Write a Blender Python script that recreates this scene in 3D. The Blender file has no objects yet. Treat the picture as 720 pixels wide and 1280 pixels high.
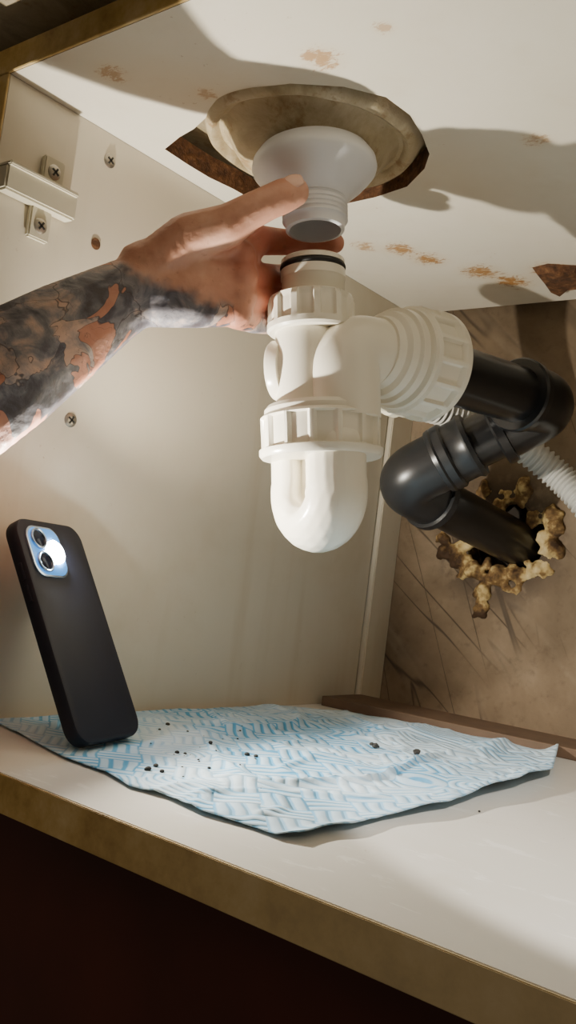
import bpy, bmesh, math, random
from mathutils import Vector, Matrix, noise
from mathutils.kdtree import KDTree
random.seed(4)
F=1143.0
eY=Vector((894,-197,1143)).normalized()
eX=Vector((1438,-102,-1143)).normalized()
eX=(eX-eY*eX.dot(eY)).normalized()
eZ=-(eX.cross(eY)); eZ.normalize()
def ray(u,v):
    d=Vector((u-360,640-v,F)); return Vector((d.dot(eX),d.dot(eY),d.dot(eZ)))
def P(u,v,dep): return ray(u,v)*(dep/F)
def onz(u,v,z): r=ray(u,v); return r*(z/r.z)
def onx(u,v,x): r=ray(u,v); return r*(x/r.x)
def ony(u,v,y): r=ray(u,v); return r*(y/r.y)
WX=-0.56; FZ=-0.1266; CZ=0.321; BY=0.907
# ---------------- camera
cam=bpy.data.cameras.new("camera"); co=bpy.data.objects.new("camera",cam)
bpy.context.collection.objects.link(co)
cam.sensor_fit='VERTICAL'; cam.sensor_height=36; cam.lens=36*F/1280; cam.clip_start=0.01
co.matrix_world=Matrix(((eX.x,eX.y,-eX.z,0),(eY.x,eY.y,-eY.z,0),(eZ.x,eZ.y,-eZ.z,0),(0,0,0,1)))
bpy.context.scene.camera=co
# ---------------- material helper
class NT:
    def __init__(s,name,rough=0.5,metal=0.0,base=(.8,.8,.8)):
        s.m=bpy.data.materials.new(name); s.m.use_nodes=True; s.t=s.m.node_tree
        s.b=s.t.nodes["Principled BSDF"]; s.b.inputs['Roughness'].default_value=rough
        s.b.inputs['Metallic'].default_value=metal; s.b.inputs['Base Color'].default_value=(*base,1)
    def n(s,typ):
        return s.t.nodes.new(typ)
    def l(s,a,b): s.t.links.new(a,b)
    def pos(s): return s.n('ShaderNodeNewGeometry').outputs['Position']
    def noise(s,vec,scale,detail=4,rough=.55,dist=0,out='Fac'):
        n=s.n('ShaderNodeTexNoise'); n.inputs['Scale'].default_value=scale; n.inputs['Detail'].default_value=detail
        n.inputs['Roughness'].default_value=rough; n.inputs['Distortion'].default_value=dist
        s.l(vec,n.inputs['Vector']); return n.outputs[out]
    def ramp(s,fac,stops,interp='LINEAR'):
        r=s.n('ShaderNodeValToRGB'); e=r.color_ramp.elements; r.color_ramp.interpolation=interp
        while len(e)<len(stops): e.new(.5)
        for i,(p,c) in enumerate(stops):
            e[i].position=p; e[i].color=(*c,1)
        s.l(fac,r.inputs['Fac']); return r.outputs['Color']
    def math(s,op,a,b=None,c=None,clamp=False):
        m=s.n('ShaderNodeMath'); m.operation=op; m.use_clamp=clamp
        for i,x in enumerate((a,b,c)):
            if x is None: continue
            if isinstance(x,(int,float)): m.inputs[i].default_value=x
            else: s.l(x,m.inputs[i])
        return m.outputs[0]
    def vmath(s,op,a,b):
        m=s.n('ShaderNodeVectorMath'); m.operation=op
        for i,x in enumerate((a,b)):
            if isinstance(x,(tuple,Vector)): m.inputs[i].default_value=x
            else: s.l(x,m.inputs[i])
        return m.outputs[0]
    def mix(s,f,a,b,mode='MIX'):
        m=s.n('ShaderNodeMix'); m.data_type='RGBA'; m.blend_type=mode
        if isinstance(f,(int,float)): m.inputs[0].default_value=f
        else: s.l(f,m.inputs[0])
        for i,x in ((6,a),(7,b)):
            if isinstance(x,tuple): m.inputs[i].default_value=(*x,1)
            else: s.l(x,m.inputs[i])
        return m.outputs[2]
    def smooth(s,v,a,b,o0=0.,o1=1.):
        m=s.n('ShaderNodeMapRange'); m.interpolation_type='SMOOTHSTEP'
        m.inputs['From Min'].default_value=a; m.inputs['From Max'].default_value=b
        m.inputs['To Min'].default_value=o0; m.inputs['To Max'].default_value=o1
        s.l(v,m.inputs['Value']); return m.outputs[0]
    def dist(s,vec,p):
        a=s.n('ShaderNodeVectorMath'); a.operation='SUBTRACT'; s.l(vec,a.inputs[0]); a.inputs[1].default_value=p
        c=s.n('ShaderNodeVectorMath'); c.operation='LENGTH'; s.l(a.outputs[0],c.inputs[0]); return c.outputs['Value']
    def rot(s,vec,r):
        m=s.n('ShaderNodeMapping'); s.l(vec,m.inputs['Vector']); m.inputs['Rotation'].default_value=r; return m.outputs[0]
    def bump(s,h,strength=.3,dist=.001):
        b=s.n('ShaderNodeBump'); b.inputs['Strength'].default_value=strength; b.inputs['Distance'].default_value=dist
        s.l(h,b.inputs['Height']); s.l(b.outputs[0],s.b.inputs['Normal'])
    def col(s,c): s.l(c,s.b.inputs['Base Color'])

def laminate(name,stains,base=(.74,.70,.61),dirt=.5,rough=.38,smear=0,grime=0):
    m=NT(name,rough); p=m.pos()
    n1=m.noise(p,6,5); c=m.mix(m.math('MULTIPLY',n1,dirt),base,tuple(x*.75 for x in base))
    if grime:
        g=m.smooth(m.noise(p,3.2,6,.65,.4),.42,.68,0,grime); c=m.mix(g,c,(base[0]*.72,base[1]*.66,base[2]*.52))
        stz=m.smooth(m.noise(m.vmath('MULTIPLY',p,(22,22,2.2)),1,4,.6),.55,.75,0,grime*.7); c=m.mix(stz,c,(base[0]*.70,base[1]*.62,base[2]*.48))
    sp=m.noise(p,170,3,.7); sp=m.smooth(sp,.66,.74)
    big=m.smooth(m.noise(p,9,3),.5,.7)
    c=m.mix(m.math('MULTIPLY',m.math('MULTIPLY',sp,big),.5),c,(.30,.18,.08))
    if smear:
        k=m.smooth(m.noise(m.vmath('MULTIPLY',p,(1,3,1)),22,5,.7,.4),.60,.66,0,smear); c=m.mix(k,c,(.93,.92,.88))
    for (pt,r,st) in stains:
        d=m.dist(p,pt); ma=m.smooth(d,0,r,1,0)
        nn=m.noise(m.vmath('MULTIPLY',p,(1,1.8,1)),120,6,.78,.8)
        k=m.math('ADD',m.math('MULTIPLY',ma,.28),nn); k=m.smooth(k,.64,.76)
        k=m.math('MULTIPLY',k,m.math('MULTIPLY',m.smooth(d,r*.5,r,1,0),st))
        halo=m.math('MULTIPLY',ma,.34*st); c=m.mix(halo,c,(.68,.49,.23))
        c=m.mix(k,c,(.38,.17,.03))
    m.col(c)
    m.bump(m.noise(p,60,3),.10,.001)
    return m.m
ceil_st=[(onz(u,v,CZ),r,s) for u,v,r,s in [(402,74,.024,.7),(140,92,.020,.7),(500,312,.028,.85),(535,324,.03,.9),(600,340,.034,.9),(640,352,.035,.95),(690,338,.035,.95),(480,35,.012,.5),(258,118,.014,.6),(455,308,.022,.7),(672,175,.018,.6)]]
M_ceil=laminate("ceiling_laminate",ceil_st,(.80,.75,.64),.45,grime=.2)
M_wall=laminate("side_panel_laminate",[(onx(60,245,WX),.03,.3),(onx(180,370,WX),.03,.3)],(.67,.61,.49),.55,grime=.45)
M_floor=laminate("shelf_laminate",[],(.76,.74,.69),.4,.3,.5,grime=.2)
def edge_mat():
    m=NT("chipboard_edge_band",.6); p=m.pos()
    n=m.noise(p,26,6,.7)
    c=m.ramp(n,[(.3,(.34,.20,.05)),(.52,(.58,.40,.14)),(.7,(.70,.54,.27))]); 
    sx=m.n('ShaderNodeSeparateXYZ'); m.l(p,sx.inputs[0])
    c=m.mix(m.smooth(sx.outputs[0],-.42,-.12,0,.5),c,(.66,.60,.45))
    m.col(c); m.bump(n,.3,.001); return m.m
M_edge=edge_mat()
def chip():
    m=NT("raw_chipboard",.9); p=m.pos(); n=m.noise(p,130,4,.7)
    m.col(m.ramp(n,[(.3,(.035,.015,.007)),(.55,(.12,.05,.018)),(.75,(.24,.12,.05))])); m.bump(n,.8,.002); return m.m
M_chip=chip()
def backwall():
    m=NT("bare_backing_wall",.75); p=m.pos()
    n=m.noise(p,5,7,.62,.3); c=m.ramp(n,[(.32,(.11,.074,.040)),(.5,(.20,.14,.083)),(.68,(.32,.24,.16))])
    def lines(ang,along,across,a,b):
        v=m.vmath('MULTIPLY',m.rot(p,(0,math.radians(ang),0)),(along,1,across))
        q=m.noise(v,1.0,1,.5,.0); q=m.math('ABSOLUTE',m.math('SUBTRACT',q,.5)); return m.smooth(q,a,b,1,0)
    l1=lines(-42,1.6,24,.0,.010); l2=lines(-66,1.3,18,.0,.007)
    brk=m.smooth(m.noise(p,6,3),.40,.55)
    k=m.math('MULTIPLY',m.math('MAXIMUM',l1,l2),brk)
    c=m.mix(m.math('MULTIPLY',k,.8),c,(.026,.017,.010))
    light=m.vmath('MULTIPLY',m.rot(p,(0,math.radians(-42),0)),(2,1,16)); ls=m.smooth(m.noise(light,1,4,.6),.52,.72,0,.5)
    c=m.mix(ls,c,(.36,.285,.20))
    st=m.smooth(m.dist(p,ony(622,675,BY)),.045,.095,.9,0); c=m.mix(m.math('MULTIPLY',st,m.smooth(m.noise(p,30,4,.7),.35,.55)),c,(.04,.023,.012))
    gr=m.noise(p,90,4,.7); c=m.mix(m.math('MULTIPLY',m.smooth(gr,.52,.75),.4),c,(.08,.05,.028))
    m.col(c); m.bump(m.math('SUBTRACT',m.noise(p,25,5,.7),m.math('MULTIPLY',k,.5)),.4,.002); return m.m
M_back=backwall()
def simple(name,base,rough=.5,metal=0,var=.12,sc=40,bump=.05,emit=None):
    m=NT(name,rough,metal,base); p=m.pos(); n=m.noise(p,sc,3)
    m.col(m.mix(n,tuple(min(1,x*(1+var)) for x in base),tuple(x*(1-var) for x in base)))
    if bump: m.bump(n,bump,.001)
    if emit: m.b.inputs['Emission Color'].default_value=(*emit[0],1); m.b.inputs['Emission Strength'].default_value=emit[1]
    return m.m
M_pvc=simple("white_pvc",(.80,.755,.64),.28,0,.03,20,.02)
M_pvc2=simple("white_polypropylene_waste",(.74,.74,.76),.38,0,.03,20,.02)
M_black=simple("black_abs",(.009,.009,.010),.28,0,.3,30,.03)
M_grey=simple("dark_grey_abs",(.015,.0155,.017),.32,0,.2,30,.03)
M_rubber=simple("black_rubber",(.01,.01,.01),.5)
M_case=simple("navy_silicone_case",(.0030,.0045,.014),.6,0,.3,60,.05)
M_hose=simple("grey_corrugated_plastic",(.55,.54,.50),.45)
M_bracket=simple("beige_plastic",(.50,.46,.35),.45)
M_screw=simple("zinc_screw",(.35,.32,.27),.4,.9)
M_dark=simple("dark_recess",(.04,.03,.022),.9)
M_plinth=simple("dark_mahogany_board",(.085,.016,.008),.5,0,.5,12,.1)
M_board=simple("brown_offcut",(.12,.072,.042),.7,0,.4,35,.3)
M_crumb=simple("dark_grit",(.03,.028,.025),.8,0,.4,200,.3)
def dish():
    m=NT("stained_sink_underside",.5,0.0); p=m.pos(); n=m.noise(p,18,6,.7,.8)
    c=m.ramp(n,[(.3,(.29,.22,.12)),(.5,(.47,.385,.24)),(.68,(.60,.52,.37))])
    r=m.smooth(m.noise(p,48,5,.7),.54,.68); c=m.mix(m.math('MULTIPLY',r,.6),c,(.26,.13,.04)); m.col(c); m.bump(m.noise(p,60,5,.7),.45,.003); return m.m
M_dish=dish()
def foam():
    m=NT("aged_expanding_foam",.85); p=m.pos(); n=m.noise(p,30,4,.65)
    m.col(m.ramp(n,[(.42,(.05,.024,.009)),(.51,(.20,.115,.04)),(.58,(.52,.38,.16)),(.72,(.70,.56,.31))])); m.bump(m.noise(p,150,3),.5,.002)
    return m.m
M_foam=foam()
# ---------------- mesh helpers
def link(o,parent=None):
    bpy.context.collection.objects.link(o)
    if parent: o.parent=parent
    return o
def empty(name,loc=(0,0,0)):
    e=bpy.data.objects.new(name,None); e.empty_display_size=.02; link(e); return e
def mk(name,verts,faces,mat,parent=None,smooth=True,autosm=None):
    me=bpy.data.meshes.new(name); me.from_pydata([tuple(v) for v in verts],[],faces); me.update()
    bm=bmesh.new(); bm.from_mesh(me); bmesh.ops.recalc_face_normals(bm,faces=bm.faces)
    if smooth:
        for f in bm.faces: f.smooth=True
        for e in bm.edges:
            if len(e.link_faces)==2 and e.calc_face_angle(0)>math.radians(autosm or 38): e.smooth=False
    bm.to_mesh(me); bm.free()
    o=bpy.data.objects.new(name,me); me.materials.append(mat); return link(o,parent)
def box(name,a,b,mat,parent=None,bev=0.0008):
    a=Vector(a);b=Vector(b); bm=bmesh.new(); bmesh.ops.create_cube(bm,size=1)
    for v in bm.verts: v.co=Vector(((a.x+b.x)/2+v.co.x*(b.x-a.x),(a.y+b.y)/2+v.co.y*(b.y-a.y),(a.z+b.z)/2+v.co.z*(b.z-a.z)))
    if bev: bmesh.ops.bevel(bm,geom=bm.edges,offset=bev,segments=2,affect='EDGES')
    me=bpy.data.meshes.new(name); bm.to_mesh(me); bm.free(); me.materials.append(mat)
    return link(bpy.data.objects.new(name,me),parent)
def frame(d,hint=Vector((0,0,1))):
    d=d.normalized(); a=(hint-d*hint.dot(d))
    if a.length<1e-4: a=Vector((1,0,0))-d*d.x
    a.normalize(); return a,d.cross(a).normalized()
def lathe(name,o,d,prof,mat,parent=None,n=64,rf=None,hint=Vector((0,0,1)),closed=False,autosm=None):
    a,b=frame(d,hint); d=d.normalized(); V=[];Fc=[]
    for (s,r) in prof:
        for i in range(n):
            t=2*math.pi*i/n; rr=rf(t,s,r) if rf else r
            V.append(o+d*s+(a*math.cos(t)+b*math.sin(t))*rr)
    k=len(prof); rng=range(k if closed else k-1)
    for j in rng:
        for i in range(n):
            j2=(j+1)%k
            Fc.append((j*n+i,j*n+(i+1)%n,j2*n+(i+1)%n,j2*n+i))
    if not closed:
        if prof[0][1]>1e-5: Fc.append(tuple(range(n)))
        if prof[-1][1]>1e-5: Fc.append(tuple((k-1)*n+i for i in range(n)))
    ob=mk(name,V,Fc,mat,parent,autosm=autosm)
    bm=bmesh.new(); bm.from_mesh(ob.data); bmesh.ops.remove_doubles(bm,verts=bm.verts,dist=1e-6); bm.to_mesh(ob.data); bm.free()
    return ob
def catmull(pts,sub=10):
    out=[]; n=len(pts)
    for i in range(n-1):
        p0=pts[max(i-1,0)];p1=pts[i];p2=pts[i+1];p3=pts[min(i+2,n-1)]
        for k in range(sub):
            t=k/sub; out.append(.5*((2*p1)+(p2-p0)*t+(2*p0-5*p1+4*p2-p3)*t*t+(3*p1-p0-3*p2+p3)*t**3))
    out.append(pts[-1]); return out
def fillet(pts,r,seg=10):
    out=[pts[0]]
    for i in range(1,len(pts)-1):
        p=pts[i];a=(pts[i-1]-p);b=(pts[i+1]-p); ra=min(r,a.length*.49,b.length*.49)
        s=p+a.normalized()*ra;e=p+b.normalized()*ra
        for k in range(seg+1):
            t=k/seg; out.append((1-t)**2*s+2*t*(1-t)*p+t*t*e)
    out.append(pts[-1]); return out
def sweep(name,pts,rad,mat,parent=None,n=40,caps=True,autosm=None):
    V=[];Fc=[];k=len(pts); t0=(pts[1]-pts[0]).normalized(); a,b=frame(t0)
    for j,p in enumerate(pts):
        t=(pts[min(j+1,k-1)]-pts[max(j-1,0)]).normalized()
        a=(a-t*a.dot(t)).normalized(); b=t.cross(a)
        r=rad(j) if callable(rad) else rad
        for i in range(n):
            th=2*math.pi*i/n; V.append(p+(a*math.cos(th)+b*math.sin(th))*r)
    for j in range(k-1):
        for i in range(n): Fc.append((j*n+i,j*n+(i+1)%n,(j+1)*n+(i+1)%n,(j+1)*n+i))
    if caps: Fc.append(tuple(range(n))); Fc.append(tuple((k-1)*n+i for i in range(n)))
    return mk(name,V,Fc,mat,parent,autosm=autosm)
def ribs(nr,depth,duty=.35,ph=0,s0=-9,s1=9):
    def f(t,s,r):
        if s<s0 or s>s1: return r
        x=((t/(2*math.pi)*nr+ph)%1.0); x=abs(x-.5)*2
        k=min(1,max(0,(x-(1-duty))/.12)); return r-depth*(1-k)
    return f
def holed(name,outer,hole,up,thick,mat,matedge):
    bm=bmesh.new(); o=[bm.verts.new(p) for p in outer]; h=[bm.verts.new(p) for p in hole]
    E=[bm.edges.new((L[i],L[(i+1)%len(L)])) for L in (o,h) for i in range(len(L))]
    r=bmesh.ops.triangle_fill(bm,use_beauty=True,edges=E)
    fs=list(bm.faces)
    ex=bmesh.ops.extrude_face_region(bm,geom=fs+list(bm.edges)); 
    for v in [g for g in ex['geom'] if isinstance(g,bmesh.types.BMVert)]: v.co+=up*thick
    bmesh.ops.recalc_face_normals(bm,faces=bm.faces)
    me=bpy.data.meshes.new(name)
    for f in bm.faces:
        f.material_index=1 if abs(f.normal.dot(up))<.5 else 0
    bm.to_mesh(me); bm.free(); me.materials.append(mat); me.materials.append(matedge)
    return link(bpy.data.objects.new(name,me))
# ---------------- cabinet shell
RX=0.42; FY=0.317
box("floor",(WX-.018,FY,FZ-.020),(RX,BY+.02,FZ),M_floor,None,.0006)
box("trim_1",(WX-.018,FY-.0015,FZ-.0205),(RX,FY,FZ-.0002),M_edge,None,.0004)
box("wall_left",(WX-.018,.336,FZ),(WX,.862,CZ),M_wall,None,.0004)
box("trim_2",(WX-.018,.3345,FZ),(WX,.336,CZ),M_edge,None,.0003)
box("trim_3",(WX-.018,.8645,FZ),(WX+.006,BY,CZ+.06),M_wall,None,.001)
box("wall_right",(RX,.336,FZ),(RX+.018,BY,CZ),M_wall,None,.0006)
hp=[(208,187),(226,172),(244,161),(258,144),(283,127),(318,113),(365,105),(430,107),(480,121),(512,145),(528,168),(535,192),(530,212),(508,233),(470,247),(430,256),(385,262),(345,258),(318,252),(290,236),(262,222),(235,206)]
hole=[onz(u,v,CZ)+Vector((random.uniform(-.0014,.0014),random.uniform(-.0014,.0014),0)) for u,v in hp]
holed("ceiling",[Vector((WX,.336,CZ)),Vector((RX,.336,CZ)),Vector((RX,.885,CZ)),Vector((WX,.885,CZ))],hole,Vector((0,0,1)),.018,M_ceil,M_chip)
box("trim_4",(WX-.018,.3335,CZ),(RX,.336,CZ+.0185),M_edge,None,.0004)
box("worktop",(WX-.2,.27,.385),(RX+.1,.93,.42),M_dark,None,.001)
box("wall_front_rail",(WX-.3,.36,.345),(RX,.375,.384),M_board,None,.001)
def chunk():
    pts=[(664,334),(684,329),(700,330),(722,331),(745,343),(738,353),(712,358),(700,366),(686,360),(676,347)]
    V=[];c=onz(703,345,CZ)
    for u,v in pts: V.append(onz(u,v,CZ)+Vector((0,0,.001)))
    for u,v in pts: V.append(c.lerp(onz(u,v,CZ),.78)+Vector((0,0,-.005-.005*random.random())))
    n=len(pts);Fc=[(i,(i+1)%n,n+(i+1)%n,n+i) for i in range(n)]+[tuple(range(n,2*n))]
    mk("swollen_chipboard_patch",V,Fc,M_chip,None,False)
chunk()
hc=ony(630,674,BY); HH=[]
for i in range(26):
    a=2*math.pi*i/26; r=.046*(1+.25*noise.noise(Vector((math.cos(a)*2,math.sin(a)*2,3.1))))
    HH.append(hc+Vector((math.cos(a)*r*1.0,0,math.sin(a)*r*.9)))
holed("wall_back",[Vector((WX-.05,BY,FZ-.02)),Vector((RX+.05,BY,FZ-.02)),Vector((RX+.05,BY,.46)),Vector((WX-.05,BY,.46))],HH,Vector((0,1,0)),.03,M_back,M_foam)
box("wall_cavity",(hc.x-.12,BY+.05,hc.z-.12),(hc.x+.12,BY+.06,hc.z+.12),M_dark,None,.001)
box("baseboard_front",(WX-.018,.375,-.75),(RX,.39,FZ-.02),M_plinth,None,.001)
q=[Vector((-.552,.789,0)),Vector((.30,.845,0)),Vector((.30,.900,0)),Vector((-.552,.862,0))]
def flatbox(name,q,z0,z1,mat):
    V=[Vector((p.x,p.y,z0)) for p in q]+[Vector((p.x,p.y,z1)) for p in q]
    o=mk(name,V,[(0,1,2,3),(4,5,6,7),(0,1,5,4),(1,2,6,5),(2,3,7,6),(3,0,4,7)],mat,None,False)
    b=o.modifiers.new('b','BEVEL'); b.width=.001; b.segments=2; return o
flatbox("wooden_batten",q,FZ,FZ+.010,M_board)
# ---------------- voxel helper
def blob(name,sph,mat,parent,vox=.0018,it=5,fac=.5,disp=None,sub=2):
    bm=bmesh.new()
    for c,r in sph:
        bmesh.ops.create_icosphere(bm,subdivisions=sub,radius=r,matrix=Matrix.Translation(c))
    me=bpy.data.meshes.new(name); bm.to_mesh(me); bm.free()
    o=bpy.data.objects.new(name,me); link(o)
    r=o.modifiers.new('r','REMESH'); r.mode='VOXEL'; r.voxel_size=vox; r.use_smooth_shade=True
    s=o.modifiers.new('s','SMOOTH'); s.factor=fac; s.iterations=it
    dg=bpy.context.evaluated_depsgraph_get(); me2=bpy.data.meshes.new_from_object(o.evaluated_get(dg))
    o.modifiers.clear(); o.data=me2; me2.name=name
    if disp:
        nn=[v.normal.copy() for v in me2.vertices]
        for v,n_ in zip(me2.vertices,nn): v.co=v.co+n_*disp(v.co)
    for p in me2.polygons: p.use_smooth=True
    me2.materials.clear(); me2.materials.append(mat)
    if parent: o.parent=parent
    return o
sph=[]
for i in range(46):
    a=random.uniform(0,2*math.pi); rr=random.uniform(.044,.062)*(.88 if math.sin(a)>0 else 1.0)
    k2=random.choice((2,3,5)); da=random.uniform(-.10,.10)
    for k in range(k2):
        a2=a+k*da; r3=rr+k*random.uniform(-.004,.004)
        sph.append((hc+Vector((math.cos(a2)*r3,random.uniform(.000,.003),math.sin(a2)*r3*.95)),random.uniform(.0028,.0050)))
for (u,v,r) in [(552,672,.006),(556,690,.008),(575,700,.008),(590,712,.010),(622,718,.010),(640,716,.008),(602,738,.008),(600,755,.006),(598,766,.004),(655,608,.008),(690,640,.009),(694,660,.008),(690,685,.010),(604,610,.007),(672,712,.007)]:
    sph.append((ony(u,v,BY-.002),r)); sph.append((ony(u+7,v+4,BY),r*.8)); sph.append((ony(u-6,v+5,BY),r*.65)); sph.append((ony(u+2,v-7,BY),r*.6))
blob("expanding_foam",sph,M_foam,None,.0022,4,.5,lambda c:.004*noise.noise(c*70)+.0015*noise.noise(c*200))
# ---------------- screws & bracket
def screw(name,c,nrm,r,parent=None):
    e=parent or empty(name)
    lathe("head" if parent is None else name+"_head",c,nrm,[(-.001,r),(.0004,r),(.0012,r*.8),(.0016,r*.4),(.0017,0.0)],M_screw,e,24)
    a,b=frame(nrm,Vector((0,.6,1)))
    for x,y in ((a,b),(b,a)):
        V=[];
        for sx in (-1,1):
            for sy in (-1,1):
                for sz in (.0010,.0019): V.append(c+x*(sx*r*.6)+y*(sy*r*.13)+nrm*sz)
        mk("cross_slot",V,[(0,1,3,2),(4,5,7,6),(0,1,5,4),(2,3,7,6),(0,2,6,4),(1,3,7,5)],M_rubber,e,False)
    return e
NX=Vector((1,0,0))
screw("screw",onx(137,201,WX),NX,.0055)
screw("screw",onx(88,525,WX),NX,.0055)
lathe("peg_hole",onx(119,305,WX)+NX*.0003,NX,[(0,.0042),(.0004,.0045),(.0005,.003),(.0005,0)],M_chip,None,20)
br=empty("cabinet_hanging_bracket")
box("bar",(WX,.3375,.238),(WX+.012,.398,.256),M_bracket,br,.0015)
box("bar_lip",(WX,.3375,.2545),(WX+.015,.396,.2575),M_bracket,br,.0008)
for zz,yy in ((.266,.379),(.228,.374)):
    box("tab",(WX,yy-.009,zz-.012),(WX+.005,yy+.009,zz+.012),M_bracket,br,.0012)
    screw("tab_screw",Vector((WX+.005,yy,zz+(.002 if zz>.24 else -.002))),NX,.0055,br)
# ---------------- sink outlet + waste
UPZ=Vector((0,0,1)); axc=onz(388,178,CZ)
sk=empty("sink_bowl_underside")
prof=[(.045,.30),(.040,.14),(.03,.10),(.018,.086),(.008,.0815),(.001,.079),(-.003,.0765),(-.0045,.0735),(-.003,.0705),(.001,.068),(.001,.065),(-.003,.061),(-.010,.056),(-.016,.052),(-.019,.046),(-.019,.03),(-.019,.0)]
def dishf(t,s,r):
    if s<.02 and r>.045:
        v=Vector((math.cos(t)*2.2,math.sin(t)*2.2,s*60)); return r*(1+.010*math.sin(3*t+1)+.022*noise.noise(v)+.008*noise.noise(v*3))
    return r
lathe("bowl",Vector((axc.x,axc.y,CZ)),UPZ,prof,M_dish,sk,128,dishf)
wd=empty("sink_waste_outlet")
wt=P(393,208,.652); wb=P(394,292,.646); wdv=(wb-wt); px=.65/F
wprof=[(-14*px,40*px),(-14*px,70*px),(-4*px,77*px),(4*px,78.5*px),(9*px,77*px),(14*px,73*px),(26*px,62*px),(38*px,48*px),(43*px,43*px),(47*px,40*px)]
s=47
while s<76:
    wprof+=[(s*px,39*px),((s+1.5)*px,41*px),((s+3)*px,39*px)]; s+=6
wprof+=[(77*px,37*px),(84*px,36.5*px),(85*px,35*px),(85*px,32*px),(60*px,31*px),(20*px,30*px),(0,0)]
lathe("flared_waste_body",wt,wdv,wprof,M_pvc2,wd,72)
# ---------------- trap
TD=.655
S=TD/F; T=P(391,331,TD+.005); B=P(398,695,TD-.010); D=(B-T).normalized()
camR=Vector(co.matrix_world.col[0][:3]); camF=-Vector(co.matrix_world.col[2][:3])
R=(camR-D*camR.dot(D)).normalized(); Fw=R.cross(D).normalized()
if Fw.dot(camF)>0: Fw=-Fw
def Lc(x,y,z=0): return T+R*(x*S)+D*(y*S)+Fw*(z*S)
tr=empty("sink_trap")
def PX(l): return [(a*S,b*S) for a,b in l]
lathe("inlet_tailpiece",Lc(0,-6),D,PX([(60,30),(2,34),(0,35.5),(0,38),(2,40),(7,40.5),(8,37),(14,37),(15,40.5),(26,41),(28,39.5),(70,39.5)]),M_pvc,tr,72)
lathe("o_ring",Lc(0,5),D,[(math.sin(a)*3.6*S,(38+math.cos(a)*3.6)*S) for a in [i*math.pi/6 for i in range(12)]],M_rubber,tr,72,closed=True)
lathe("inlet_nut",Lc(-3,42),D,PX([(0,40),(0,48),(2,52),(8,55),(10,55),(34,55),(36,56),(43,56),(46,53),(46,38)]),M_pvc,tr,180,ribs(12,5*S,.42,.2,5*S,35*S),hint=R)
lathe("inlet_tube",Lc(-8,76),D,PX([(0,46),(8,46),(10,41),(60,40.5),(125,40.5)]),M_pvc,tr,72)
lathe("side_boss",Lc(-26,132,-6),(-R+Fw*-.35),PX([(0,34),(10,34),(11,38),(24,38),(27,36),(28,30),(28,0)]),M_pvc,tr,56)
outA=P(470,440,TD+.002); outB=P(685,500,.79); O=(outB-outA).normalized()
path=fillet([Lc(35,200,20),Lc(35,113,20),outA+O*.012],44*S,16)
sweep("outlet_bend",path,44*S,M_pvc,tr,56)
lathe("web_collar",Lc(6,178),D,PX([(0,40),(3,66),(8,70),(14,70),(14,30)]),M_pvc,tr,72)
lathe("body_nut",Lc(6,190),D,PX([(0,40),(0,68),(3,72),(6,75),(8,75),(44,74),(46,77),(52,77),(56,74),(57,60)]),M_pvc,tr,240,ribs(14,5*S,.30,.1,7*S,45*S),hint=R)
# U bend: back-left leg runs down, round and up into the front-right leg
rU=39*S; la=(-20,-33); lb=(20,32); cx=(la[0]+lb[0])/2; cz=(la[1]+lb[1])/2; hw=math.hypot(lb[0]-la[0],lb[1]-la[1])/2
yc=360-39-hw; US=[]
for k in range(24): US.append((Lc(la[0]+2,236+(yc-236)*k/24,la[1]),rU))
for k in range(29):
    a=math.pi*k/28; t=math.cos(a)
    US.append((Lc(cx+1+(la[0]-cx)*t,yc+hw*math.sin(a),cz+(la[1]-cz)*t),rU*(1+.06*math.sin(a))))
for k in range(24): US.append((Lc(lb[0],236+(yc-236)*k/24,lb[1]),rU))
def crease(c):
    v=c-T; x=v.dot(R)/S; y=v.dot(D)/S; z=v.dot(Fw)/S
    if z<-14 or x>10: return 0
    t=max(0,(y-272)/44); xc=-21-13*t*t
    k=max(0,min(1,(322-y)/26)); k=k*k*(3-2*k)
    g=math.exp(-((x-xc)/5.5)**2)
    lobe=math.exp(-((x-(xc-17))/9)**2)*3.0
    return (-13*g+lobe)*k*S
blob("u_bend",[(c,r*1.01) for c,r in US],M_pvc,tr,.0010,3,.5,crease,3)
lathe("outlet_collar",outA,O,[(-.002,.0255),(.004,.027),(.006,.031),(.012,.032),(.013,.035),(.019,.0355),(.0195,.033),(.022,.033),(.023,.037),(.028,.0375),(.028,.02)],M_pvc,tr,72)
lathe("outlet_nut",outA+O*.026,O,[(0,.030),(0,.037),(.002,.0395),(.004,.0405),(.024,.0405),(.026,.042),(.031,.042),(.033,.040),(.033,.024)],M_pvc,tr,200,ribs(14,.0028,.32,.3,.003,.025))
# ---------------- black waste pipe
bp=empty("black_waste_pipe")
k1=P(688,506,.800); k2=P(500,602,.845); k3=ony(655,684,BY+.02)
p0=outA+O*.037
main=fillet([p0,k1,k2,k3],.030,14)
sweep("pipe",main,.0237,M_black,bp,56)
def elbow(nm,a,k,b,la_,lb_,mt):
    A=k+(a-k).normalized()*la_; Bq=k+(b-k).normalized()*lb_
    sweep(nm,fillet([A,k,Bq],.032,16),.0278,mt,bp,56)
    for nm2,q_,dr in (("rim_in",A,(a-k)),("rim_out",Bq,(b-k))):
        lathe(nm2,q_,dr,[(-.007,.027),(-.006,.031),(.001,.0315),(.003,.030),(.0035,.0235)],mt,bp,56)
elbow("upper_elbow",p0,k1,k2,.048,.050,M_black)
elbow("lower_elbow",k1,k2,k3,.052,.050,M_grey)
mid=k1.lerp(k2,.60); dd=(k2-k1).normalized()
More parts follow.
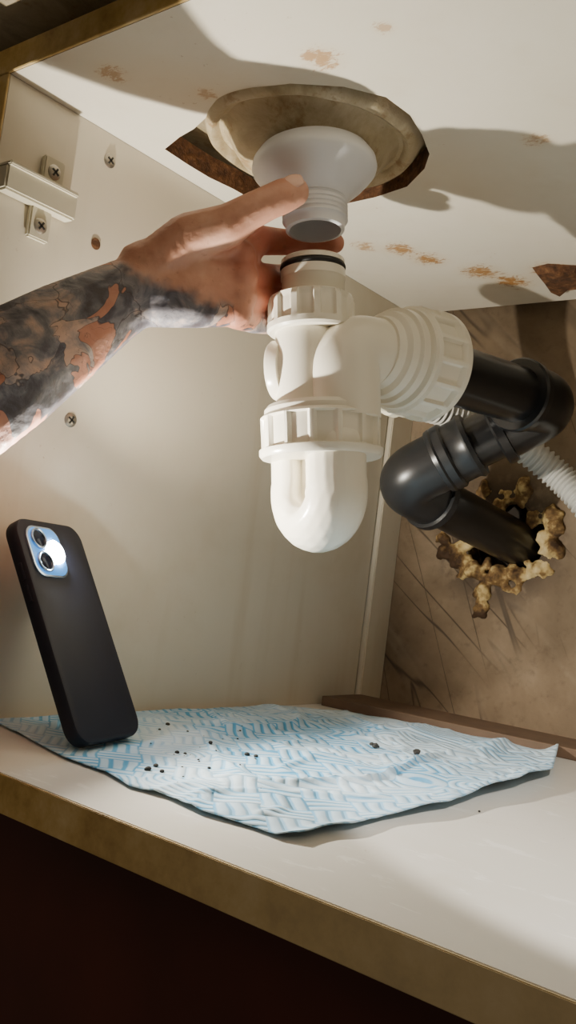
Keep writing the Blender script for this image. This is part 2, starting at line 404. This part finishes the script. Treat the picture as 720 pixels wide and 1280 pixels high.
lathe("coupling",mid,dd,[(-.016,.0235),(-.016,.0295),(-.012,.031),(-.008,.0285),(.012,.0285),(.016,.031),(.020,.0300),(.022,.0235)],M_grey,bp,56)
# ---------------- corrugated hose
hs=empty("corrugated_drain_hose")
hp2=catmull([P(430,486,.80),P(500,500,.84),P(560,515,.868),P(625,540,.890),P(690,588,.892),P(740,640,.87),P(800,740,.84),P(850,860,.80)],60)
sweep("hose",hp2,lambda j:.0138+.0016*math.sin(j*2*math.pi/6),M_hose,hs,28,autosm=80)
lathe("hose_connector",P(462,492,.72),P(530,516,.755)-P(462,492,.72),[(0,.006),(.001,.009),(.02,.0095),(.022,.012),(.030,.012),(.031,.009),(.047,.009),(.048,0)],M_bracket,hs,32)
# ---------------- paper towel
def poly_s(pts,t):
    L=[0]
    for i in range(len(pts)-1): L.append(L[-1]+(pts[i+1]-pts[i]).length)
    x=t*L[-1]
    for i in range(len(pts)-1):
        if x<=L[i+1] or i==len(pts)-2:
            return pts[i].lerp(pts[i+1],(x-L[i])/(L[i+1]-L[i]))
def fp(l): return [onz(u,v,FZ) for u,v in l]
bot=fp([(-25,901),(20,918),(80,950),(130,968),(160,986),(205,998),(250,1019),(310,1036),(345,1049),(372,1052)])
top=[Vector((-.553,.42,FZ)),Vector((-.554,.50,FZ)),Vector((-.553,.60,FZ)),Vector((-.553,.71,FZ))]
rgt=fp([(372,1052),(405,1043),(440,1040),(480,1028),(520,1021),(560,1014),(600,1000),(650,988),(690,972),(697,954)])
bot[0]=Vector((-.550,.392,FZ)); 
back=fp([(330,880),(430,892),(540,908),(620,925),(697,944)]); back[0]=Vector((-.553,.71,FZ))
back=[Vector((max(p.x,-.553),min(p.y,.785+(p.x+.55)*.18),FZ)) for p in back]
rgt[-1]=back[-1]; rgt[0]=bot[-1]; top[0]=bot[0]
PHB=Vector((-.456,.420,0))
def towel_h(p,u,v):
    e=min(u,1-u,v,1-v)
    h=.0018+.0042*abs(noise.noise(Vector((p.x*9,p.y*9,1))))*min(1,e*8+.25)+.0014*noise.noise(Vector((p.x*30,p.y*30,4)))
    rid=1-min(1,abs(noise.noise(Vector((p.x*11+p.y*5,p.y*4-p.x*3,7))))/.11); h+=.0038*rid*rid*min(1,e*10+.3)
    r2=1-min(1,abs(noise.noise(Vector((p.x*16-p.y*9,p.y*12+p.x*5,11))))/.09); h+=.0018*r2*min(1,e*10+.3)
    h+=.007*max(0,1-abs(p.x-p.y*.12+.333)/.035)**2*(.3+v)*(1 if u>.6 else 0)*max(0,min(1,(v-.1)*3))
    h+=.010*math.exp(-((1-u)/.04)**2)*max(0,v-.55)
    h+=.004*math.exp(-((1-u)/.03)**2)*(.6+.8*noise.noise(Vector((v*9,3,1))))
    d=math.hypot(p.x-PHB.x,p.y-PHB.y); k=max(0,min(1,(d-.05)/.04)); h=.0016+(h-.0016)*k
    return max(.0008,h)
NU,NV=180,140; V=[];Fc=[];UV=[]
for j in range(NV+1):
    v=j/NV
    for i in range(NU+1):
        u=i/NU
        a=poly_s(bot,u); b=poly_s(back,u); c=poly_s(top,v); d=poly_s(rgt,v)
        p=a*(1-v)+b*v+c*(1-u)+d*u-(bot[0]*(1-u)*(1-v)+bot[-1]*u*(1-v)+back[0]*(1-u)*v+back[-1]*u*v)
        V.append(Vector((p.x,p.y,FZ+towel_h(p,u,v)))); UV.append((u*.27,v*.40))
TV=[v.copy() for v in V]
for j in range(NV):
    for i in range(NU):
        k=j*(NU+1)+i; Fc.append((k,k+1,k+NU+2,k+NU+1))
def towelmat():
    m=NT("quilted_paper_towel",.95); uv0=m.n('ShaderNodeUVMap').outputs[0]
    uv=m.vmath('ADD',uv0,m.vmath('MULTIPLY',m.vmath('SUBTRACT',m.noise(uv0,14,2,.5,0,'Color'),(.5,.5,.5)),(.012,.012,0)))
    mp=m.n('ShaderNodeMapping'); m.l(uv,mp.inputs['Vector']); mp.inputs['Rotation'].default_value=(0,0,math.radians(45)); mp.inputs['Scale'].default_value=(44,44,44)
    ck=m.n('ShaderNodeTexChecker'); ck.inputs['Scale'].default_value=1; ck.inputs['Color1'].default_value=(1,1,1,1); ck.inputs['Color2'].default_value=(0,0,0,1); m.l(mp.outputs[0],ck.inputs['Vector'])
    sx=m.n('ShaderNodeSeparateXYZ'); m.l(mp.outputs[0],sx.inputs[0])
    def st(x): return m.math('ABSOLUTE',m.math('SINE',m.math('MULTIPLY',x,math.pi*3)))
    a=st(sx.outputs[0]); b=st(sx.outputs[1])
    mm=m.n('ShaderNodeMix'); mm.data_type='FLOAT'; m.l(ck.outputs['Fac'],mm.inputs[0]); m.l(a,mm.inputs[2]); m.l(b,mm.inputs[3])
    h=mm.outputs[0]
    v2=m.n('ShaderNodeTexVoronoi'); v2.inputs['Scale'].default_value=16; m.l(uv,v2.inputs['Vector'])
    rings=m.math('ABSOLUTE',m.math('SINE',m.math('MULTIPLY',v2.outputs['Distance'],40)))
    sel=m.smooth(m.noise(uv,9,1),.57,.60)
    mm2=m.n('ShaderNodeMix'); mm2.data_type='FLOAT'; m.l(sel,mm2.inputs[0]); m.l(h,mm2.inputs[2]); m.l(rings,mm2.inputs[3]); h=mm2.outputs[0]
    line=m.smooth(h,.35,.75,1,0)
    patch=m.smooth(m.noise(uv,13,3,.5,.3),.36,.56,.45,1)
    su=m.n('ShaderNodeSeparateXYZ'); m.l(uv,su.inputs[0])
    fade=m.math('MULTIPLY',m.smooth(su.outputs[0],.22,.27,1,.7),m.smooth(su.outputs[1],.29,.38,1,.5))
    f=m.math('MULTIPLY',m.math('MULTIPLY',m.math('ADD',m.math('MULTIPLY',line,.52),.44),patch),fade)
    c=m.mix(f,(.72,.83,.90),(.08,.36,.66)); m.col(c)
    m.bump(m.math('ADD',h,m.math('MULTIPLY',m.noise(uv,60,3,.6),.8)),.6,.0015)
    m.b.inputs['Specular IOR Level'].default_value=.2
    return m.m
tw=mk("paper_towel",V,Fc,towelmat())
uvl=tw.data.uv_layers.new(name="UVMap")
for lp in tw.data.loops: uvl.data[lp.index].uv=UV[lp.vertex_index]
sd=tw.modifiers.new('s','SOLIDIFY'); sd.thickness=.0006; sd.offset=-1
kd=KDTree(len(TV))
for i,v in enumerate(TV): kd.insert((v.x,v.y,0),i)
kd.balance()
def crumbs(name,lst):
    bm=bmesh.new()
    for u,v,r in lst:
        c=onz(u,v,FZ+.005); rr=r*.62/F
        _,idx,dd_=kd.find((c.x,c.y,0)); c.z=(TV[idx].z if dd_<.006 else FZ)+rr*.85
        g=bmesh.ops.create_icosphere(bm,subdivisions=2,radius=rr,matrix=Matrix.Translation(c))
        for w in g['verts']: 
            w.co=c+(w.co-c)*(1+.45*noise.noise(w.co*300)); w.co.z=c.z+(w.co.z-c.z)*.7
    me=bpy.data.meshes.new(name); bm.to_mesh(me); bm.free(); me.materials.append(M_crumb); link(bpy.data.objects.new(name,me))
L=[(470,933,5.5),(520,943,5.5),(465,929,3.5),(263,930,3),(309,940,3.5),(320,943,2.5),(185,958,3.5),(203,961,2.8),(195,954,2.8),(222,936,3),(232,937,2),(210,903,3),(200,908,2),(262,957,2.5),(600,1005,1.5),(235,912,1.8),(300,912,1.8)]
for _ in range(34):
    u,v=random.gauss(265,60),random.uniform(902,985)
    if u>185: L.append((u,v,random.uniform(.7,1.6)))
crumbs("scattered_grit",L)
# ---------------- phone
ph=empty("smartphone")
w=Vector((-.26,.966,0)).normalized(); nh=Vector((w.y,-w.x,0)); sn=.50; cs=math.sqrt(1-sn*sn)
up=(-nh*sn+UPZ*cs).normalized(); nb=w.cross(up).normalized()
if nb.dot(nh)<0: nb=-nb
LW,LL,TH=.073,.158,.0110
o0=Vector((-.4440,.3835,FZ+.0076))
def rrect(x0,x1,y0,y1,r,n=8):
    out=[]
    for cx,cy,a0 in ((x1-r,y1-r,0),(x0+r,y1-r,90),(x0+r,y0+r,180),(x1-r,y0+r,270)):
        for i in range(n+1):
            a=math.radians(a0+90*i/n); out.append((cx+r*math.cos(a),cy+r*math.sin(a)))
    return out
def slab(name,x0,x1,y0,y1,r,z0,z1,bev,mat):
    secs=[(z0,bev),(z0+bev*.3,bev*.3),(z0+bev,0),(z1-bev,0),(z1-bev*.3,bev*.3),(z1,bev)]
    V=[];Fc=[]
    for z,i in secs:
        for x,y in rrect(x0+i,x1-i,y0+i,y1-i,max(r-i,.0005)): V.append(o0+w*x+up*y+nb*z)
    n=len(V)//len(secs)
    for j in range(len(secs)-1):
        for i in range(n): Fc.append((j*n+i,j*n+(i+1)%n,(j+1)*n+(i+1)%n,(j+1)*n+i))
    Fc.append(tuple(range(n))); Fc.append(tuple((len(secs)-1)*n+i for i in range(n)))
    return mk(name,V,Fc,mat,ph)
slab("case",0,LW,0,LL,.013,-TH,0,.0022,M_case)
M_glass_glow=simple("camera_glass_torch_glow",(.05,.13,.28),.10,.2,emit=((.10,.42,1),.9))  # blue emission stands in for torch light bleeding into the glass
M_lens=simple("lens_black",(.01,.015,.03),.05)
M_ring=simple("lens_ring_metal",(.45,.58,.75),.25,.9)
M_scr=simple("screen_glass",(.01,.01,.01),.1)
slab("case_camera_rim",.006,.042,LL-.044,LL-.006,.010,-.001,.0016,.0006,M_ring)
slab("camera_glass",.0075,.0405,LL-.0425,LL-.0075,.0088,-.001,.0021,.0004,M_glass_glow)
slab("screen",.004,LW-.004,.004,LL-.004,.010,-TH-.0004,-TH+.001,.0003,M_scr)
for x,y in ((.0165,LL-.0165),(.0165,LL-.0335)):
    c=o0+w*x+up*y+nb*.002
    lathe("lens_ring",c,nb,[(0,.0078),(.0018,.0078),(.0022,.0070),(.0018,.0062),(.0008,.0062)],M_ring,ph,36)
    lathe("lens",c,nb,[(0,.006),(.0012,.006),(.0014,.004),(.0015,0)],M_lens,ph,36)
em=NT("torch_led",.3); em.b.inputs['Emission Color'].default_value=(.85,.94,1,1); em.b.inputs['Emission Strength'].default_value=300
fc=o0+w*.0310+up*(LL-.0255)+nb*.0022
lathe("torch_led",fc,nb,[(0,.0086),(.0014,.0086),(.0026,.0068),(.0036,.004),(.0039,0)],em.m,ph,28)
for yy in (LL*.62,LL*.72): slab("side_button",-.0006,.001,yy,yy+.012,.0004,-.007,-.004,.0003,M_case)
# ---------------- arm & hand
arm=empty("human_arm")
SP=[]
def chain(pts,dens=.3):
    for i in range(len(pts)-1):
        (a,ra),(b,rb)=pts[i],pts[i+1]; n=max(2,int((b-a).length/(min(ra,rb)*dens)))
        for k in range(n+1):
            t=k/n; SP.append((a.lerp(b,t),ra+(rb-ra)*t))
def H(u,v,d,rpx): return (P(u,v,d),rpx*d/F)
chain([H(-330,650,.485,108),H(-120,545,.530,94),H(0,468,.562,80),H(70,422,.590,66),H(130,385,.610,52),H(165,366,.618,46),H(195,353,.622,43)],.2)
chain([H(180,336,.618,36),H(240,313,.626,31),H(302,322,.640,23)])
chain([H(180,350,.618,37),H(240,340,.624,34),H(302,345,.638,23)])
chain([H(180,366,.618,37),H(240,362,.622,33),H(300,368,.636,22)])
chain([H(176,378,.618,32),H(240,384,.620,27),H(296,388,.634,21)])
chain([H(220,350,.640,28),H(275,350,.655,23)])
for u,v in ((300,320),(303,346),(301,370),(296,390)): SP.append((P(u,v,.631),.0118))
chain([H(300,318,.640,23),H(322,300,.660,19.5),H(345,302,.680,17.5),H(384,304,.688,15),H(418,304,.680,13.5)])
chain([H(302,346,.638,22),H(331,348,.670,19.5),H(345,348,.692,18),H(378,345,.703,16),H(412,343,.697,14)])
chain([H(300,371,.636,21),H(330,376,.668,19),H(345,378,.692,17.5),H(372,378,.707,15),H(402,378,.704,13.5)])
chain([H(296,393,.634,19.5),H(318,400,.660,17.5),H(334,403,.684,15.5),H(356,406,.702,13.5),H(380,406,.706,12.5)])
chain([H(190,335,.615,34),H(235,299,.612,33),H(283,283,.608,28),H(308,267,.606,24),H(332,255,.606,22.5),H(352,246,.608,22.5),H(368,240,.610,19.5)])
chain([H(240,305,.614,28),H(286,302,.622,19)])
def skin():
    m=NT("tattooed_skin",.48); p=m.pos()
    n=m.noise(p,28,4,.6); c=m.ramp(n,[(.3,(.45,.19,.12)),(.55,(.59,.30,.20)),(.75,(.68,.39,.275))])
    red=m.smooth(m.dist(p,P(345,335,.67)),.02,.085,.7,0); c=m.mix(red,c,(.52,.12,.075))
    fr=m.smooth(m.noise(p,150,2),.66,.72,0,.35); c=m.mix(fr,c,(.34,.14,.08))
    A=P(135,318,.606);Bq=P(330,396,.635); Fd=P(240,360,.6).normalized(); nn=(Bq-A).cross(Fd).normalized()
    if nn.dot(P(0,470,.56)-A)<0: nn=-nn
    dt=m.n('ShaderNodeVectorMath'); dt.operation='DOT_PRODUCT'; m.l(p,dt.inputs[0]); dt.inputs[1].default_value=nn
    val=m.math('SUBTRACT',dt.outputs['Value'],nn.dot(A))
    val=m.math('ADD',val,m.math('MULTIPLY',m.math('SUBTRACT',m.noise(p,40,3),.5),.03))
    mask=m.smooth(val,-.004,.008)
    wob=m.vmath('MULTIPLY',m.vmath('SUBTRACT',m.noise(p,18,3,.5,1.4,'Color'),(.5,.5,.5)),(.09,.09,.09))
    q=m.vmath('ADD',p,wob)
    vo=m.n('ShaderNodeTexVoronoi'); vo.inputs['Scale'].default_value=21; m.l(q,vo.inputs['Vector'])
    ve=m.n('ShaderNodeTexVoronoi'); ve.feature='DISTANCE_TO_EDGE'; ve.inputs['Scale'].default_value=21; m.l(q,ve.inputs['Vector'])
    sc=m.n('ShaderNodeSeparateColor'); m.l(vo.outputs['Color'],sc.inputs[0])
    grad=m.math('ADD',m.math('MULTIPLY',vo.outputs['Distance'],.60),m.math('MULTIPLY',m.math('SUBTRACT',m.noise(p,45,4,.6,1.2),.5),1.3))
    tone=m.math('ADD',m.math('MULTIPLY',sc.outputs[0],.50),m.math('SUBTRACT',grad,.09))
    ink=m.ramp(tone,[(.10,(.014,.022,.036)),(.28,(.055,.07,.095)),(.46,(.16,.165,.19)),(.62,(.36,.28,.25)),(.82,(.56,.37,.29))])
    warm=m.math('MULTIPLY',m.smooth(sc.outputs[1],.70,.75),.8); ink=m.mix(warm,ink,(.52,.19,.10),'MIX')
    line=m.smooth(ve.outputs['Distance'],.004,.018,.75,0)
    ink=m.mix(line,ink,(.012,.018,.03))
    l2=m.smooth(m.math('ABSOLUTE',m.math('SUBTRACT',m.noise(q,34,1,.5,1.4),.5)),.0,.006,.7,0)
    ink=m.mix(l2,ink,(.015,.02,.032))
    c=m.mix(m.math('MULTIPLY',mask,.93),c,ink); m.col(c)
    cr=m.noise(p,260,3,.6); m.bump(m.math('ADD',cr,m.noise(p,75,4,.65)),.28,.0012)
    m.b.inputs['Subsurface Weight'].default_value=.08; m.b.inputs['Subsurface Radius'].default_value=(.01,.004,.002); m.b.inputs['Subsurface Scale'].default_value=.3
    return m.m
blob("forearm_and_hand",SP,skin(),arm,.0016,7,.5)
M_nail=simple("fingernail",(.74,.46,.36),.25,0,.05,40,.02)
def nail(c,ax,nrm,l,wd_):
    ax=ax.normalized(); nrm=(nrm-ax*nrm.dot(ax)).normalized(); sd_=ax.cross(nrm)
    V=[];Fc=[];n=10
    for j in range(n+1):
        for i in range(n+1):
            a=(i/n*2-1);b=(j/n*2-1); ww=math.sqrt(max(0,1-(abs(b)**3)*.55))
            V.append(c+ax*b*l+sd_*a*ww*wd_+nrm*(.0012-.0028*a*a-.0012*b*b))
    for j in range(n):
        for i in range(n): k=j*(n+1)+i; Fc.append((k,k+1,k+n+2,k+n+1))
    o=mk("thumb_nail",V,Fc,M_nail,arm); s_=o.modifiers.new('s','SOLIDIFY'); s_.thickness=.0008
tn=P(364,240,.610); tax=P(368,240,.610)-P(345,251,.607); nd=(-camF*.80+Vector((0,0,1))*.45).normalized()
nail(tn+nd*.0100,tax,nd,.0070,.0064)
# ---------------- lights
def light(name,typ,loc,target,energy,col,**k):
    l=bpy.data.lights.new(name,typ); l.energy=energy; l.color=col
    for a,b in k.items(): setattr(l,a,b)
    o=bpy.data.objects.new(name,l); o.location=loc
    o.rotation_euler=(Vector(target)-Vector(loc)).to_track_quat('-Z','Y').to_euler(); link(o); return o
lp=fc+nb*.006
light("torch_beam",'SPOT',lp,lp+nb,8.6,(1,.92,.77),spot_size=math.radians(170),spot_blend=.35,shadow_soft_size=.004)
light("work_lamp",'SPOT',(.03,.28,.29),(-.09,.60,-.127),12,(1,.94,.85),spot_size=math.radians(56),spot_blend=.10,shadow_soft_size=.012)
light("kitchen_ceiling_light",'AREA',(.5,-1.2,1.2),(-.4,.5,0),4.5,(1,.80,.56),shape='SQUARE',size=.9)
wd_=bpy.data.worlds.new("world"); bpy.context.scene.world=wd_; wd_.use_nodes=True
wd_.node_tree.nodes['Background'].inputs[0].default_value=(1,.83,.62,1); wd_.node_tree.nodes['Background'].inputs[1].default_value=.08
